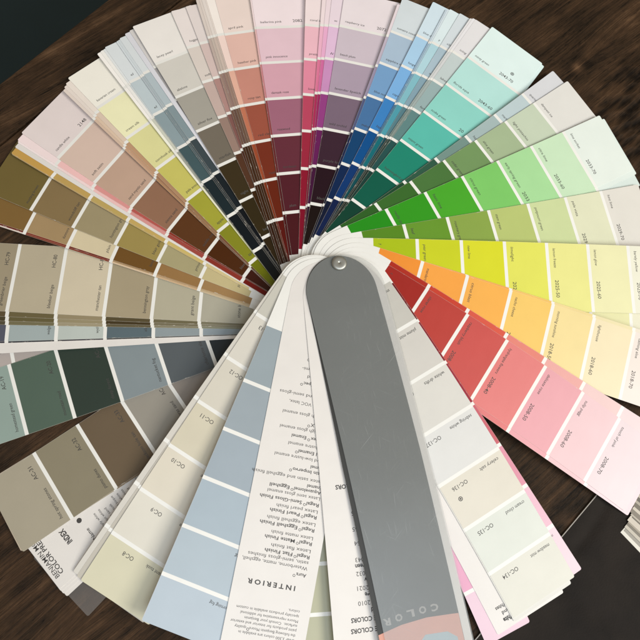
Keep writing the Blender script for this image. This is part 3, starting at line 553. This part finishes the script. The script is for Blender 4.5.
# mat: a thin slab with two soft pressed creases, its edge cutting the lower right corner
m0 = (5.392, -4.339); m1 = (2.782, -6.986); ml = math.hypot(m1[0]-m0[0], m1[1]-m0[1]); mu = ((m1[0]-m0[0])/ml, (m1[1]-m0[1])/ml); mn = (-mu[1], mu[0])
if mn[0] < 0: mn = (-mn[0], -mn[1])
NX, NY = 150, 110; A0, A1, B1 = -10., 14., 16.
V, F = [], []
def crease(x, y, ax, ay, bx, by, w):
    L_ = math.hypot(bx-ax, by-ay); t = ((x-ax)*(bx-ax)+(y-ay)*(by-ay))/L_**2; t = max(0, min(1, t))
    return math.exp(-((x-ax-t*(bx-ax))**2+(y-ay-t*(by-ay))**2)/w**2)
for i in range(NX+1):
    for j in range(NY+1):
        a = A0+(A1-A0)*i/NX; b_ = B1*(j/NY)**1.6
        x = m0[0]+mu[0]*a+mn[0]*b_; y = m0[1]+mu[1]*a+mn[1]*b_
        wob = .06*math.sin(3*x)+.04*math.sin(5*y+1)
        z = .040 - .05*crease(x+wob, y, 4.15, -5.6, 7.6, -8.4, .16) - .03*crease(x, y+wob, 4.9, -5.3, 6.2, -3.9, .14) + .006*math.sin(1.7*x+.6*y)
        V.append((x, y, max(z, .004)))
for i in range(NX):
    for j in range(NY):
        k = i*(NY+1)+j; F.append((k, k+NY+1, k+NY+2, k+1))
lm = mesh('leather_mat', V, F, mat_mat(), True)
lo = new_obj('leather_mat', lm); lo['label'] = 'dark charcoal mat with a soft crease at the lower right corner'; lo['category'] = 'mat'
# make sure normals look up
if lm.polygons[0].normal.z < 0: lm.flip_normals()
V, F = box_prism([(m0[0]+mu[0]*A0, m0[1]+mu[1]*A0), (m0[0]+mu[0]*A1, m0[1]+mu[1]*A1), (m0[0]+mu[0]*A1-mn[0]*.018, m0[1]+mu[1]*A1-mn[1]*.018), (m0[0]+mu[0]*A0-mn[0]*.018, m0[1]+mu[1]*A0-mn[1]*.018)][::-1], .001, .043)
edge = new_obj('edge_trim', mesh('edge_trim', V, F, plain('pale edge', (.30, .27, .24), .4, .5)), lo)

V, F = box_prism([(-90, -90), (90, -90), (90, 90), (-90, 90)], -24.2, -24)
fl = new_obj('floor', mesh('floor', V, F, plain('dark teal floor', (.012, .030, .036), .55, .35, 0, .35, 6))); fl['kind'] = 'structure'

# ------------------------------------------------------------------ second, closed deck at the right edge
deck2 = link(bpy.data.objects.new('paint_fan_deck', None)); deck2.location = (6.6*S, -5.4*S, .03*S); deck2.empty_display_size = .02
deck2['label'] = 'corner of a closed stack of grey and cream colour strips at the right edge'; deck2['category'] = 'swatch stack'
cols2 = [(216,211,200),(150,144,134),(110,101,92),(186,178,164),(118,110,98),(160,150,134),(200,190,176),(103,96,84),(176,166,152),(125,116,104),(196,186,172),(108,100,88),(165,156,142),(95,88,79),(180,170,156)]
dirx, diry = math.cos(math.radians(-47)), math.sin(math.radians(-47))
for i, c in enumerate(cols2 + cols2[1:7]):
    a = math.radians(-47 + i*.55); d = (math.cos(a), math.sin(a)); w_ = (-d[1], d[0])
    px = 5.90 + .022*i + (.0 if i % 3 else -.03) + (.05 if i % 5 == 2 else 0); py = -5.0 + .030*i + .0016*i*i; zz = .050 + i*.0055
    if i == 0: px -= .02
    B = deck2.location/S
    pts = [(px, py), (px+d[0]*5, py+d[1]*5), (px+d[0]*5+w_[0]*1.5, py+d[1]*5+w_[1]*1.5), (px+w_[0]*1.5, py+w_[1]*1.5)]
    V, F = box_prism([(x-B[0], y-B[1]) for x, y in pts], zz-.0045-B[2], zz-B[2])
    new_obj('colour_strip', mesh('colour_strip', V, F, plain('grey card', rgbcol(c), .45, .4)), deck2)

# ------------------------------------------------------------------ camera
f, tx, ty, tz, ra, rb, rcc = CAM
Rm = Matrix.Rotation(rcc, 3, 'Z') @ Matrix.Rotation(rb, 3, 'Y') @ Matrix.Rotation(ra, 3, 'X')
cam = bpy.data.cameras.new('camera'); co = link(bpy.data.objects.new('camera', cam)); scene.camera = co
co.matrix_world = Matrix.Translation(Vector((tx, ty, tz))*S) @ Rm.to_4x4()
cam.sensor_width = 36; cam.lens = f/640*36; cam.clip_start = .01; cam.clip_end = 50
cam.dof.use_dof = False

# ------------------------------------------------------------------ light: a window at the lower right, a paler ceiling glow above, dim room
world = bpy.data.worlds.new('World'); scene.world = world; world.use_nodes = True
bg = world.node_tree.nodes['Background']; bg.inputs[0].default_value = (1.0, .84, .62, 1); bg.inputs[1].default_value = WORLD
def area(name, loc, target, size, power, col, size_y=None):
    l = bpy.data.lights.new(name, 'AREA'); l.energy = power; l.color = col; l.size = size
    if size_y: l.shape = 'RECTANGLE'; l.size_y = size_y
    o = link(bpy.data.objects.new(name, l)); o.location = loc
    o.rotation_euler = (Vector(target)-Vector(loc)).to_track_quat('-Z', 'Y').to_euler(); return o
area('window_light', (1.25, -.55, 1.35), (0, 0, 0), .85, KEY, (1.0, .975, .90), .85)
area('ceiling_light', (.12, -.88, 1.60), (0, -.2, 0), 1.05, CEIL, (.76, .88, 1.0), .9)

scene.view_settings.view_transform = 'Standard'; scene.view_settings.look = 'None'
scene.view_settings.exposure = .08; scene.view_settings.gamma = 1
scene.render.engine = 'CYCLES'
